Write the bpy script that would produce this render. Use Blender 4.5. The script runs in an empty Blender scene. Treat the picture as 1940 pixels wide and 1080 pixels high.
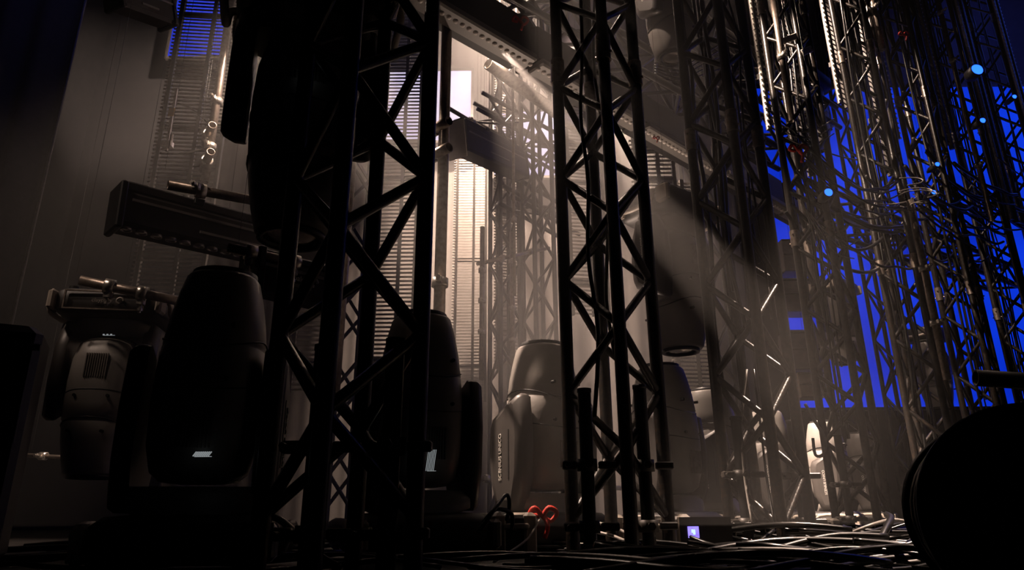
import bpy, math, random
from mathutils import Vector, Matrix
random.seed(7)
SC = bpy.context.scene
COL = SC.collection
R = math.radians
PI = math.pi

# ------------------------------------------------------------------ camera
FPX = 1309.0
PITCH = R(18.4)
CAM = Vector((0, 0, 0.14))
cd = bpy.data.cameras.new('camera'); co = bpy.data.objects.new('camera', cd); COL.objects.link(co)
cd.sensor_width = 36; cd.lens = 36 * FPX / 1940; cd.clip_start = 0.02; cd.clip_end = 80
co.location = CAM
co.rotation_euler = (Matrix.Rotation(R(90) + PITCH, 3, 'X') @ Matrix.Rotation(R(-0.45), 3, 'Z')).to_euler()
SC.camera = co
CM = co.rotation_euler.to_matrix()

def at(px, py, Y):
    d = CM @ Vector(((px - 970) / FPX, (540 - py) / FPX, -1))
    return CAM + d * (Y / d.y)

def atz(px, py, z):
    d = CM @ Vector(((px - 970) / FPX, (540 - py) / FPX, -1))
    return CAM + d * ((z - CAM.z) / d.z)

# ------------------------------------------------------------------ view, world
SC.view_settings.view_transform = 'Standard'
SC.view_settings.look = 'None'
SC.view_settings.gamma = 1
SC.view_settings.use_curve_mapping = False
SC.view_settings.exposure = 0.0
SC.cycles.volume_step_rate = 2.0
SC.cycles.volume_max_steps = 64
SC.cycles.max_bounces = 5
SC.cycles.diffuse_bounces = 2
SC.cycles.glossy_bounces = 3
SC.cycles.volume_bounces = 0
SC.cycles.use_denoising = True
w = bpy.data.worlds.new('world'); SC.world = w; w.use_nodes = True
w.node_tree.nodes['Background'].inputs[0].default_value = (0.02, 0.02, 0.03, 1)
w.node_tree.nodes['Background'].inputs[1].default_value = 0.02

WARM = (1.0, 0.74, 0.585)
def spot(name, loc, tgt, power, angle, col=WARM, r=0.06, blend=0.5):
    l = bpy.data.lights.new(name, 'SPOT'); o = bpy.data.objects.new(name, l); COL.objects.link(o)
    l.energy = power; l.spot_size = R(angle); l.spot_blend = blend; l.color = col; l.shadow_soft_size = r
    o.location = loc
    o.rotation_euler = (Vector(tgt) - Vector(loc)).to_track_quat('-Z', 'Y').to_euler()
    return o
def area(name, loc, tgt, power, sx, sy, col=WARM, spread=180):
    l = bpy.data.lights.new(name, 'AREA'); o = bpy.data.objects.new(name, l); COL.objects.link(o)
    l.energy = power; l.shape = 'RECTANGLE'; l.size = sx; l.size_y = sy; l.color = col; l.spread = R(spread)
    o.location = loc
    o.rotation_euler = (Vector(tgt) - Vector(loc)).to_track_quat('-Z', 'Y').to_euler()
    return o

# lights of the rig; most are unseen spots added to light single things
spot('key_spot', (-0.3, 4.9, 4.4), (0.7, 5.0, 1.6), 2000, 30, r=0.03, blend=0.9)
spot('shaft_spot', at(950, 95, 3.1), at(1480, 665, 2.56), 1500, 10, r=0.012, blend=0.5)
spot('backdrop_spot', (-0.3, 6.4, 7.8), at(950, 540, 9.3), 13500, 50, blend=1.0)
spot('left_back_spot', (-2.6, 5.6, 5.6), at(285, 170, 9.3), 2300, 34, blend=1.0)
spot('middle_tower_spot', (0.0, 3.5, 4.0), (0.46, 2.62, 1.9), 230, 20, r=0.02, blend=0.6)
spot('third_head_spot', (0.1, 4.6, 3.7), (1.3, 4.35, 0.65), 420, 16, r=0.03, blend=0.6)
spot('top_head_spot', (0.2, 3.9, 4.6), (1.1, 4.1, 3.1), 130, 24, r=0.03, blend=0.7)
spot('near_tower_spot', (-1.7, 3.2, 3.9), (-0.42, 1.74, 1.5), 70, 20, r=0.02, blend=0.8)
spot('navy_spot', (6.5, 7.0, 8.0), (8.6, 10.0, 7.2), 350, 90, col=(0.08, 0.12, 1.0), blend=1.0)
spot('navy_left_spot', (-2.2, 3.2, 6.5), (-4.6, 4.7, 4.4), 40, 60, col=(0.10, 0.14, 1.0), blend=1.0)
spot('left_bar_spot', (-2.6, 1.5, 3.2), (-1.6, 2.9, 1.5), 50, 32, r=0.05, blend=0.8)
spot('near_head_spot', (-1.6, 3.4, 3.6), (0.05, 3.1, 0.85), 2300, 17, r=0.05, blend=0.5)
spot('hung_head_spot', (0.1, 3.7, 3.7), (1.35, 4.0, 1.7), 55, 36, r=0.05, blend=0.6)
spot('panel_spot', (0.5, 4.3, 3.4), (1.35, 5.1, 1.5), 1300, 26, r=0.03, blend=0.6)
spot('far_row_spot', (0.5, 5.2, 4.2), (2.7, 5.8, 0.4), 6000, 24, r=0.05, blend=0.6)
spot('fourth_tower_spot', (0.5, 4.1, 4.9), (1.9, 4.5, 3.3), 1700, 32, r=0.03, blend=0.6)
spot('tower_row_spot', (1.3, 4.9, 6.2), (3.0, 5.3, 3.9), 1800, 44, r=0.03, blend=0.8)
spot('left_rig_spot', (-0.9, 3.7, 3.9), (-2.1, 3.8, 2.3), 1200, 40, r=0.05, blend=0.9)
spot('left_head_spot', (-2.9, 2.3, 2.4), (-1.95, 3.1, 1.2), 40, 26, r=0.05, blend=0.8)
spot('floor_spot', (3.6, 3.7, 5.6), (1.5, 2.7, 0.0), 5200, 20, r=0.03, blend=0.7)
spot('up_spot', (0.1, 5.0, 0.5), (0.6, 3.9, 2.6), 160, 70, r=0.05, blend=0.9)
area('blue_wash', (6.8, 8.2, 5.5), (5.5, 5.5, 2.0), 18, 3, 3, col=(0.05, 0.12, 1.0))

# ------------------------------------------------------------------ materials
def mat(name, col, rough=0.5, metal=0.0, noise=None, col2=None, bump=0.0, bscale=60, spec=0.5, emit=None, es=0, coat=0):
    m = bpy.data.materials.new(name); m.use_nodes = True
    nt = m.node_tree; b = nt.nodes['Principled BSDF']
    b.inputs['Base Color'].default_value = (*col, 1)
    b.inputs['Roughness'].default_value = rough
    b.inputs['Metallic'].default_value = metal
    b.inputs['Specular IOR Level'].default_value = spec
    b.inputs['Coat Weight'].default_value = coat
    if emit:
        b.inputs['Emission Color'].default_value = (*emit, 1); b.inputs['Emission Strength'].default_value = es
    tc = nt.nodes.new('ShaderNodeTexCoord')
    if noise:
        n = nt.nodes.new('ShaderNodeTexNoise'); n.inputs['Scale'].default_value = noise; n.inputs['Detail'].default_value = 5
        nt.links.new(tc.outputs['Object'], n.inputs['Vector'])
        r = nt.nodes.new('ShaderNodeValToRGB')
        r.color_ramp.elements[0].position = 0.42; r.color_ramp.elements[1].position = 0.68
        r.color_ramp.elements[0].color = (*col, 1); r.color_ramp.elements[1].color = (*(col2 or col), 1)
        nt.links.new(n.outputs['Fac'], r.inputs['Fac']); nt.links.new(r.outputs['Color'], b.inputs['Base Color'])
    if bump:
        n2 = nt.nodes.new('ShaderNodeTexNoise'); n2.inputs['Scale'].default_value = bscale
        nt.links.new(tc.outputs['Object'], n2.inputs['Vector'])
        bp = nt.nodes.new('ShaderNodeBump'); bp.inputs['Strength'].default_value = bump; bp.inputs['Distance'].default_value = 0.01
        nt.links.new(n2.outputs['Fac'], bp.inputs['Height']); nt.links.new(bp.outputs['Normal'], b.inputs['Normal'])
    return m

M = {}
M['truss'] = mat('black_painted_truss', (0.005, 0.0047, 0.0044), 0.33, 0.0, 55, (0.022, 0.015, 0.010), 0.15, 90)
M['shell'] = mat('fixture_shell', (0.22, 0.205, 0.19), 0.42, 0, 14, (0.25, 0.23, 0.21), 0.05, 300)
M['arm'] = mat('fixture_arm', (0.06, 0.054, 0.05), 0.42, 0, 14, (0.07, 0.063, 0.058), 0.05, 300)
M['shell_dark'] = mat('fixture_shell_dark', (0.018, 0.017, 0.017), 0.5, 0, 20, (0.025, 0.022, 0.02), 0.05, 300)
M['rubber'] = mat('black_rubber', (0.007, 0.007, 0.007), 0.45, 0, 30, (0.012, 0.012, 0.012))
M['steel'] = mat('galvanised_steel', (0.32, 0.27, 0.23), 0.38, 0.85, 40, (0.20, 0.16, 0.13), 0.1, 60)
M['bright_steel'] = mat('zinc_plated_steel', (0.6, 0.56, 0.5), 0.3, 0.9, 80, (0.45, 0.42, 0.38))
M['panel'] = mat('led_panel_frame', (0.05, 0.045, 0.04), 0.45, 0.2, 30, (0.08, 0.07, 0.06))
M['slat'] = mat('aluminium_slat', (0.30, 0.27, 0.24), 0.4, 0.7, 30, (0.22, 0.2, 0.18))
M['lens'] = mat('glass_lens', (0.5, 0.45, 0.4), 0.12, 0.6, 30, (0.6, 0.55, 0.5))
M['pixel'] = mat('led_cap', (0.85, 0.78, 0.7), 0.2, 0.0, 30, (0.8, 0.75, 0.7))
M['cable'] = mat('black_cable_jacket', (0.006, 0.006, 0.006), 0.28, 0, 60, (0.012, 0.011, 0.010))
M['grey_cable'] = mat('grey_cable_jacket', (0.22, 0.20, 0.18), 0.4, 0, 60, (0.3, 0.27, 0.24))
M['letter'] = mat('white_lettering', (0.75, 0.72, 0.68), 0.5, 0, 30, (0.7, 0.67, 0.62))
M['cream'] = mat('cream_plastic', (0.42, 0.37, 0.31), 0.45, 0, 20, (0.36, 0.31, 0.26))
M['red'] = mat('red_webbing', (0.55, 0.03, 0.015), 0.6, 0, 80, (0.4, 0.015, 0.01))
M['yellow'] = mat('yellow_tag', (0.7, 0.35, 0.03), 0.6, 0, 60, (0.6, 0.28, 0.02))
M['cloth'] = mat('black_drape_cloth', (0.020, 0.018, 0.018), 0.9, 0, 18, (0.028, 0.024, 0.024), 0.3, 30)
M['backcloth'] = mat('grey_backcloth', (0.20, 0.18, 0.165), 0.9, 0, 3, (0.17, 0.155, 0.145), 0.2, 12)
M['floor'] = mat('black_stage_floor', (0.014, 0.013, 0.012), 0.45, 0, 25, (0.03, 0.026, 0.022), 0.3, 40)
M['wall'] = mat('dark_wall', (0.02, 0.02, 0.022), 0.85, 0, 8, (0.026, 0.025, 0.027))
M['case'] = mat('grey_case_panel', (0.16, 0.14, 0.15), 0.5, 0, 12, (0.2, 0.17, 0.17))

def screen_mat(name, a, b_, s, scale=0.6):
    m = bpy.data.materials.new(name); m.use_nodes = True
    nt = m.node_tree; nt.nodes.clear()
    out = nt.nodes.new('ShaderNodeOutputMaterial'); e = nt.nodes.new('ShaderNodeEmission')
    tc = nt.nodes.new('ShaderNodeTexCoord'); n = nt.nodes.new('ShaderNodeTexNoise'); n.inputs['Scale'].default_value = scale
    r = nt.nodes.new('ShaderNodeValToRGB'); r.color_ramp.elements[0].color = (*a, 1); r.color_ramp.elements[1].color = (*b_, 1)
    r.color_ramp.elements[0].position = 0.35; r.color_ramp.elements[1].position = 0.65
    nt.links.new(tc.outputs['Object'], n.inputs['Vector']); nt.links.new(n.outputs['Fac'], r.inputs['Fac'])
    nt.links.new(r.outputs['Color'], e.inputs['Color']); e.inputs['Strength'].default_value = s
    nt.links.new(e.outputs[0], out.inputs[0])
    return m
M['blue_screen'] = screen_mat('blue_led_screen', (0.002, 0.020, 0.50), (0.004, 0.045, 0.85), 0.9)
M['white_screen'] = screen_mat('white_violet_screen', (0.55, 0.48, 0.80), (0.95, 0.85, 1.0), 1.5, 1.2)
M['blue_lamp'] = screen_mat('blue_lamp_glow', (0.005, 0.05, 1.0), (0.02, 0.12, 1.0), 4)
M['display'] = screen_mat('violet_display', (0.25, 0.16, 0.85), (0.35, 0.28, 1.0), 1.3, 40)
M['glow_white'] = screen_mat('white_lamp_glow', (0.8, 0.85, 1.0), (0.9, 0.95, 1.0), 2.2)
M['vent_glow'] = screen_mat('vent_glint_glow', (0.7, 0.78, 0.8), (0.8, 0.85, 0.88), 0.28)
M['display_mark'] = screen_mat('display_mark_glow', (0.4, 0.9, 1.0), (0.5, 0.95, 1.0), 1.6)

# ------------------------------------------------------------------ mesh helpers
class MB:
    def __init__(s): s.v = []; s.f = []; s.sm = []
    def add(s, v, f, smooth=True):
        n = len(s.v); s.v += [tuple(x) for x in v]; s.f += [tuple(i + n for i in q) for q in f]; s.sm += [smooth] * len(f)
        return s
    def box(s, c, d, rot=None, bev=0.0):
        hx, hy, hz = d[0] / 2, d[1] / 2, d[2] / 2
        if bev <= 0:
            v = [Vector((x, y, z)) for x in (-hx, hx) for y in (-hy, hy) for z in (-hz, hz)]
            f = [(0, 1, 3, 2), (4, 6, 7, 5), (0, 4, 5, 1), (2, 3, 7, 6), (0, 2, 6, 4), (1, 5, 7, 3)]
        else:
            # chamfered profile: three nested rings in z
            b = min(bev, hx * .9, hy * .9, hz * .9)
            v = []
            def ring(z, ix):
                x, y = hx - ix, hy - ix
                k = b * 0.7
                return [Vector(p) for p in ((-x + k, -y, z), (x - k, -y, z), (x, -y + k, z), (x, y - k, z), (x - k, y, z), (-x + k, y, z), (-x, y - k, z), (-x, -y + k, z))]
            for z, ix in ((-hz, b), (-hz + b, 0), (hz - b, 0), (hz, b)): v += ring(z, ix)
            f = [tuple(reversed(range(8))), tuple(range(24, 32))]
            for r_ in range(3):
                for i in range(8):
                    j = (i + 1) % 8; f.append((r_ * 8 + i, r_ * 8 + j, r_ * 8 + 8 + j, r_ * 8 + 8 + i))
        c = Vector(c)
        if rot is not None: v = [rot @ p for p in v]
        return s.add([p + c for p in v], f, False)
    def tube(s, a, b, r, r2=None, n=12, caps=True):
        a, b = Vector(a), Vector(b); r2 = r if r2 is None else r2
        q = (b - a).to_track_quat('Z', 'Y').to_matrix()
        v = []
        for p, rr in ((a, r), (b, r2)):
            v += [p + q @ Vector((rr * math.cos(2 * PI * i / n), rr * math.sin(2 * PI * i / n), 0)) for i in range(n)]
        s.add(v, [(i, (i + 1) % n, n + (i + 1) % n, n + i) for i in range(n)])
        if caps:
            s.add(v[:n], [tuple(reversed(range(n)))], False); s.add(v[n:], [tuple(range(n))], False)
        return s
    def ring_tube(s, a, b, ro, ri, n=16):       # an open pipe with wall thickness
        a, b = Vector(a), Vector(b); q = (b - a).to_track_quat('Z', 'Y').to_matrix(); v = []
        for p, rr in ((a, ro), (b, ro), (b, ri), (a, ri)):
            v += [p + q @ Vector((rr * math.cos(2 * PI * i / n), rr * math.sin(2 * PI * i / n), 0)) for i in range(n)]
        f = []
        for k in range(4):
            k2 = (k + 1) % 4
            for i in range(n):
                j = (i + 1) % n; f.append((k * n + i, k * n + j, k2 * n + j, k2 * n + i))
        return s.add(v, f)
    def path(s, pts, r, n=6, sub=4):
        pts = [Vector(p) for p in pts]; P = []
        for i in range(len(pts) - 1):
            p0 = pts[max(i - 1, 0)]; p1 = pts[i]; p2 = pts[i + 1]; p3 = pts[min(i + 2, len(pts) - 1)]
            for k in range(sub):
                t = k / sub
                P.append(0.5 * ((2 * p1) + (p2 - p0) * t + (2 * p0 - 5 * p1 + 4 * p2 - p3) * t * t + (3 * p1 - 3 * p2 + p3 - p0) * t ** 3))
        P.append(pts[-1]); v = []; up = None
        for i, p in enumerate(P):
            d = (P[min(i + 1, len(P) - 1)] - P[max(i - 1, 0)])
            if d.length < 1e-7: d = Vector((0, 0, 1))
            d.normalize()
            if up is None: up = d.orthogonal().normalized()
            up = (up - d * up.dot(d))
            if up.length < 1e-6: up = d.orthogonal()
            up.normalize(); sd = d.cross(up)
            v += [p + (up * math.cos(2 * PI * k / n) + sd * math.sin(2 * PI * k / n)) * r for k in range(n)]
        f = []
        for i in range(len(P) - 1):
            for k in range(n):
                k2 = (k + 1) % n; f.append((i * n + k, i * n + k2, (i + 1) * n + k2, (i + 1) * n + k))
        f.append(tuple(reversed(range(n)))); f.append(tuple(len(v) - n + k for k in range(n)))
        return s.add(v, f)
    def loft(s, rings, caps=True, smooth=True):
        n = len(rings[0]); v = [p for r_ in rings for p in r_]; f = []
        for i in range(len(rings) - 1):
            for k in range(n):
                k2 = (k + 1) % n; f.append((i * n + k, i * n + k2, (i + 1) * n + k2, (i + 1) * n + k))
        s.add(v, f, smooth)
        if caps:
            s.add(rings[0], [tuple(reversed(range(n)))], False); s.add(rings[-1], [tuple(range(n))], False)
        return s
    def torus(s, c, R_, r, rot=None, n=28, m=8, arc=1.0):
        c = Vector(c); v = []; nn = n if arc >= 1 else n + 1
        for i in range(nn):
            a = 2 * PI * arc * i / n
            for k in range(m):
                b = 2 * PI * k / m
                p = Vector(((R_ + r * math.cos(b)) * math.cos(a), (R_ + r * math.cos(b)) * math.sin(a), r * math.sin(b)))
                v.append(c + (rot @ p if rot is not None else p))
        f = []
        for i in range(n):
            i2 = (i + 1) % nn if arc >= 1 else i + 1
            for k in range(m):
                k2 = (k + 1) % m; f.append((i * m + k, i2 * m + k, i2 * m + k2, i * m + k2))
        return s.add(v, f)
    def mesh(s, name, m):
        me = bpy.data.meshes.new(name); me.from_pydata(s.v, [], s.f)
        me.polygons.foreach_set('use_smooth', s.sm); me.materials.append(m); me.update()
        return me
    def build(s, name, m, parent=None, loc=None, rot=None):
        return link(name, s.mesh(name, m), parent, loc, rot)

def link(name, data, parent=None, loc=None, rot=None):
    o = bpy.data.objects.new(name, data); COL.objects.link(o)
    if loc is not None: o.location = loc
    if rot is not None: o.rotation_euler = rot
    if parent is not None: o.parent = parent
    return o
def tag(o, label=None, cat=None, group=None, kind=None):
    if label: o['label'] = label
    if cat: o['category'] = cat
    if group: o['group'] = group
    if kind: o['kind'] = kind
    return o
def thing(name, label, cat, loc=(0, 0, 0), rot=None, group=None):
    o = link(name, None, None, loc, rot); o.empty_display_size = 0.1
    return tag(o, label, cat, group)
KIDS = {}
def copy_tree(o, parent=None):
    c = o.copy(); COL.objects.link(c)
    if parent is not None: c.parent = parent
    for ch in [x for x in COL.objects if x.parent is o]: copy_tree(ch, c)
    return c

# ------------------------------------------------------------------ setting
def slab(name, lo, hi, m, kind='structure'):
    c = [(a + b) / 2 for a, b in zip(lo, hi)]; d = [b - a for a, b in zip(lo, hi)]
    b = MB(); b.box((0, 0, 0), d)
    return tag(b.build(name, m, None, c), kind=kind)
slab('floor', (-7, -1.5, -0.1), (12, 10.2, 0), M['floor'])
slab('wall_back', (-7, 10.0, 0), (12, 10.2, 11), M['wall'])
slab('wall_left', (-7.2, -1.5, 0), (-7, 10.2, 11), M['wall'])
slab('wall_right', (12, -1.5, 0), (12.2, 10.2, 11), M['wall'])
slab('ceiling', (-7, -1.5, 11), (12, 10.2, 11.2), M['wall'])

def drape(name, p0, p1, z0, z1, folds, amp, m, label, cat):
    p0, p1 = Vector(p0), Vector(p1); d = (p1 - p0); L = d.length; t = d.normalized(); nrm = Vector((t.y, -t.x, 0))
    n = folds * 8; v = []; f = []
    for j, z in enumerate((z0, z0 + 0.02, (z0 + z1) / 2, z1)):
        for i in range(n + 1):
            a = amp * math.sin(i / 8 * 2 * PI + 0.6 * math.sin(i * .13)) * (1.0 if j < 3 else .8)
            p = t * (L * i / n) + nrm * a; v.append((p.x, p.y, z))
    for j in range(3):
        for i in range(n): f.append((j * (n + 1) + i, j * (n + 1) + i + 1, (j + 1) * (n + 1) + i + 1, (j + 1) * (n + 1) + i))
    b = MB(); b.add(v, f); o = b.build(name, m, None, (p0.x, p0.y, 0))
    so = o.modifiers.new('thick', 'SOLIDIFY'); so.thickness = 0.006
    return tag(o, label, cat)
drape('backcloth', (-4.6, 9.3, 0), (3.3, 9.3, 0), 0.02, 8.6, 40, 0.012, M['backcloth'],
      'smooth grey backcloth glowing warm behind the haze at centre', 'backdrop')
pe = at(103, 250, 5.2)
drape('side_drape', (-6.6, 4.6, 0), (pe.x, 5.2, 0), 0.02, 8.0, 9, 0.05, M['cloth'],
      'black masking drape hanging along the far left edge of the stage', 'curtain')
# light leading edge of that drape
b = MB(); b.tube((0, 0, 0), (0, 0, 7.9), 0.012, n=8)
tag(b.build('drape_edge_pole', M['panel'], None, (pe.x + 0.03, 5.17, 0.02)), 'thin grey pole along the leading edge of the black drape at far left', 'pole')

def flat_screen(name, lo, hi, Y, m, label, th=0.06, n_panels=1):
    t = thing(name, label, 'screen', ((lo[0] + hi[0]) / 2, Y, lo[1]))
    w_, h_ = hi[0] - lo[0], hi[1] - lo[1]
    MB().box((0, 0, h_ / 2), (w_, 0.02, h_)).build('screen_face', m, t)
    b = MB(); fw = .04
    b.box((-w_ / 2 - fw / 2, .01, h_ / 2), (fw, th, h_ + 2 * fw)); b.box((w_ / 2 + fw / 2, .01, h_ / 2), (fw, th, h_ + 2 * fw))
    b.box((0, .01, -fw / 2), (w_, th, fw)); b.box((0, .01, h_ + fw / 2), (w_, th, fw)); b.box((0, .03, h_ / 2), (w_, .03, h_))
    b.build('screen_frame', M['panel'], t)
    return t
a_, b_ = at(1500, 772, 9.2), at(1870, 0, 9.2)
flat_screen('led_screen', (3.75, a_.z), (8.6, 6.4), 9.25, M['blue_screen'], 'huge glowing blue screen behind the right-hand towers')
for (x0, y0, x1, y1, lb) in ((732, 135, 893, 268, 'pale violet glowing screen seen behind the left tower, beside the silver pipe'),
                             (936, 212, 1056, 334, 'pale violet glowing screen low behind the haze, left of the middle tower')):
    p, q = at(x0, y1, 9.0), at(x1, y0, 9.0)
    flat_screen('led_screen', (p.x, p.z), (q.x, q.z), 9.0, M['white_screen'], lb)
p, q = at(318, 108, 9.0), at(450, -60, 9.0)
flat_screen('led_screen', (p.x, p.z), (q.x, q.z), 9.0, M['blue_screen'], 'blue glowing screen at top left behind the slatted panel')

# ------------------------------------------------------------------ truss
MESH = {}
def cached(key, fn):
    if key not in MESH: MESH[key] = fn()
    return MESH[key]
def truss(name, label, cat, A, B, side=0.24, rc=0.025, rb=0.0155, seg=0.225, phi=0.0, group=None, base=True, nmax=24, m='truss', joint=2.0, ph0=0):
    A, B = Vector(A), Vector(B); L = (B - A).length
    q = (B - A).to_track_quat('Z', 'Y').to_matrix() if abs((B - A).normalized().z) < .99 else Matrix.Identity(3)
    t = thing(name, label, cat, A, (q @ Matrix.Rotation(phi, 3, 'Z')).to_euler(), group)
    h = side / 2; cs = [(-h, -h), (h, -h), (h, h), (-h, h)]
    cm = cached(('chord', round(L, 2), rc, m), lambda: MB().tube((0, 0, 0), (0, 0, L), rc, n=16).mesh('chord', M[m]))
    for (x, y) in cs: link('chord', cm, t, (x, y, 0))
    bl = math.hypot(side, seg)
    bm = cached(('brace', side, seg, rb, m), lambda: MB().tube((0, 0, 0), (side, 0, seg), rb, n=8).mesh('brace', M[m]))
    bm2 = cached(('brace2', side, seg, rb, m), lambda: MB().tube((side, 0, 0), (0, 0, seg), rb, n=8).mesh('brace', M[m]))
    n = int((L - 0.1) / seg); z0 = (L - n * seg) / 2
    for fi in range(4):
        (x, y) = cs[fi]
        for k in range(min(n, nmax)):
            link('brace', bm if (k + fi + ph0) % 2 else bm2, t, (x, y, z0 + k * seg), (0, 0, fi * PI / 2))
    if joint:
        jm = cached(('joint', rc, m), lambda: MB().tube((0, 0, -.06), (0, 0, .06), rc + .006, n=14).tube((-rc - .014, 0, .03), (rc + .014, 0, .03), .006, n=8).tube((0, -rc - .014, -.03), (0, rc + .014, -.03), .006, n=8).mesh('coupler', M['steel' if m == 'truss' else m]))
        z = joint
        while z < L - .3:
            for (x, y) in cs: link('coupler', jm, t, (x, y, z))
            z += joint
    if base:
        MB().box((0, 0, 0.005), (side + .12, side + .12, .01), bev=.003).build('base_plate', M['truss'], t)
    return t

U = Vector((0.72, 0.694, 0)).normalized()
PH = R(44)
def ground(px, Y):
    p = at(px, 960, Y); return (p.x, Y, 0.0)
TW = [
 (641, 1.74, 3.2, 'big black truss tower nearest the camera, left of centre', 0),
 (1174, 2.62, 3.4, 'black truss tower at centre with worn chords and red webbing at its foot', 0),
 (1455, 3.2, 4.2, 'black truss tower right of centre, third from the left', 1),
 (1632, 4.6, 5.2, 'black truss tower with a brightly lit left chord, fourth from the left', 0),
 (1796, 5.25, 5.8, 'black truss tower wrapped in cables, fifth from the left', 1),
 (1906, 5.95, 6.3, 'black truss tower behind the cable drum, sixth from the left', 0),
 (2010, 6.65, 6.7, 'black truss tower beside a long pole added for a lit chord, seventh from the left', 0),
 (2110, 7.35, 7.0, 'rightmost black truss tower at the edge of the blue screen', 1),
]
TP = []
for i, (px, Y, h, lb, ph) in enumerate(TW):
    g = ground(px, Y); TP.append(Vector(g))
    truss('truss_tower', lb, 'truss tower', g, (g[0], g[1], h), phi=PH + R((0, 4, -3, 2, 5, -2, 3, 0)[i]), ph0=ph, side=.26 if i == 0 else .245, rc=.023 if i == 0 else .025, seg=0.225 if h < 5.4 else 0.27, joint=(2.0 if i else 0),
          group='truss towers of the front row')
# second row, in the haze
for (px, Y, h, lb) in ((640, 5.6, 6.5, 'hazy truss tower seen through the left tower'),
                       (958, 7.3, 7.6, 'hazy truss tower in the warm glow left of the middle tower'),
                       (1030, 6.9, 7.4, 'hazy truss tower directly left of the middle tower chords'),
                       (1385, 7.0, 7.4, 'dim truss tower seen through the third tower'),
                       (1745, 8.0, 7.8, 'far truss tower against the blue screen behind the sixth tower')):
    g = ground(px, Y)
    truss('truss_tower', lb, 'truss tower', g, (g[0], g[1], h), phi=R(30), seg=0.33, group='truss towers of the rear row', joint=0)

# horizontal trusses
def htruss(p0, p1, lb, **k): truss('truss_span', lb, 'truss', p0, p1, base=False, joint=0, **k)
p0 = at(800, -95, 3.35); p1 = at(1500, 330, 5.9); p1.z = p0.z
htruss(p0, p1, 'long black truss span crossing behind the towers above the lamp battens', phi=0, seg=.24)
htruss(at(900, 200, 7.0), at(1085, 300, 7.0 + .6), 'hazy horizontal truss span left of the middle tower, upper one', seg=.3)
htruss(at(960, 360, 7.0), at(1090, 435, 7.5), 'hazy horizontal truss span left of the middle tower, lower one', seg=.3)
p0 = at(1530, 385, 5.4); p1 = at(1930, 590, 7.6); p1.z = p0.z
htruss(p0, p1, 'black cable-laden truss span across the right-hand towers', seg=.24)
p0 = at(1320, 70, 5.0); p1 = at(1560, 190, 6.4); p1.z = p0.z
htruss(p0, p1, 'dark truss span high behind the third tower', seg=.24)

# ------------------------------------------------------------------ slatted led strips
def slat_panel(label, px, Y, zb, zt, w_=0.42, yaw=0.0, pitch=0.037, teeth=True, m='slat', py=960, nw=2, right=False, group=None):
    p = at(px, py, Y); h = zt - zb
    t = thing('slatted_led_panel', label, 'led panel', (p.x, Y, zb), (0, 0, yaw), group)
    b = MB()
    for x in (-w_ / 2, w_ / 2): b.box((x, 0, h / 2), (.028, .04, h))
    if nw == 2: b.box((0.03, .008, h / 2), (.03, .03, h))
    b.build('panel_frame', M['panel'], t)
    b = MB(); n = int(h / pitch); rt = Matrix.Rotation(R(80), 3, 'X')
    for k in range(n): b.box((0, 0, (k + .5) * pitch), (w_ - .03, .018, .005), rot=rt)
    b.build('slats', M[m], t)
    if teeth:
        for s in ((-1, 1) if right else (-1,)):
            b = MB(); b.box((s * (w_ / 2 + .018), -.006, h / 2), (.012, .022, h))
            for k in range(n):
                b.tube((s * (w_ / 2 + .014), -.012, (k + .3) * pitch), (s * (w_ / 2 + .045), -.012, (k + .3) * pitch), .0085, n=6)
            b.build('toothed_edge', M['pixel' if right else 'slat'], t)
    for k in (.12, .5, .88): MB().box((0, .03, h * k), (w_ + .02, .02, .05)).build('cross_bar', M['panel'], t)
    return t
def zat(py, Y, px=970): return at(px, py, Y).z
SP = [
 ('tall slatted panel at left with blue light through its upper gaps', 365, 250, 5.2, zat(560, 5.2), zat(-40, 5.2), .5, .1, False),
 ('slatted panel hidden behind the left tower, brightly lit', 612, 520, 5.0, zat(740, 5.0), zat(330, 5.0), .34, .1, False),
 ('slatted panel behind the left tower beside the silver pipe', 757, 320, 5.6, zat(800, 5.6), zat(-40, 5.6), .34, .0, False),
 ('hazy slatted panel in the glow right of the silver pipe', 893, 430, 7.9, zat(760, 7.9), zat(255, 7.9), .36, .0, False),
 ('hazy slatted panel further right in the warm glow', 962, 400, 7.6, zat(700, 7.6), zat(150, 7.6), .26, .3, False),
 ('slatted panel seen between the chords of the middle tower', 1112, 420, 6.0, zat(600, 6.0), zat(120, 6.0), .34, .2, False),
 ('slatted panel just right of the middle tower', 1240, 320, 5.0, zat(420, 5.0, 1240), zat(260, 5.0, 1240), .3, .0, False),
 ('finely slatted panel in paler steel for the light on it, beside the hanging moving head', 1303, 550, 5.1, zat(770, 5.1, 1340), zat(340, 5.1, 1340), .26, .1, False),
]
for (lb, px, py, Y, zb, zt, w_, yaw, rr) in SP: slat_panel(lb, px, Y, zb, zt, w_, yaw, right=rr, py=py, pitch=.030 if px == 1303 else .037, m='bright_steel' if px == 1303 else 'slat')  # paler steel on one panel stands for the light on its slats
RP = [(1452, 4.95, 'first', 250), (1500, 5.2, 'second', 330), (1590, 5.6, 'third', 200), (1645, 5.5, 'fourth', 330), (1672, 5.9, 'fifth', 260), (1738, 6.2, 'sixth', 330), (1768, 6.5, 'seventh', 280), (1852, 6.6, 'eighth', 420), (1925, 7.2, 'ninth', 500)]
for px, Y, nm, yb in RP:
    slat_panel('narrow toothed panel with glinting edge dots, %s from the left among the right-hand towers' % nm, px, Y, zat(yb, Y, px), 7.4, .12, R(35), pitch=.055, right=True, nw=1, py=150, group='narrow toothed panels on the right')

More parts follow.
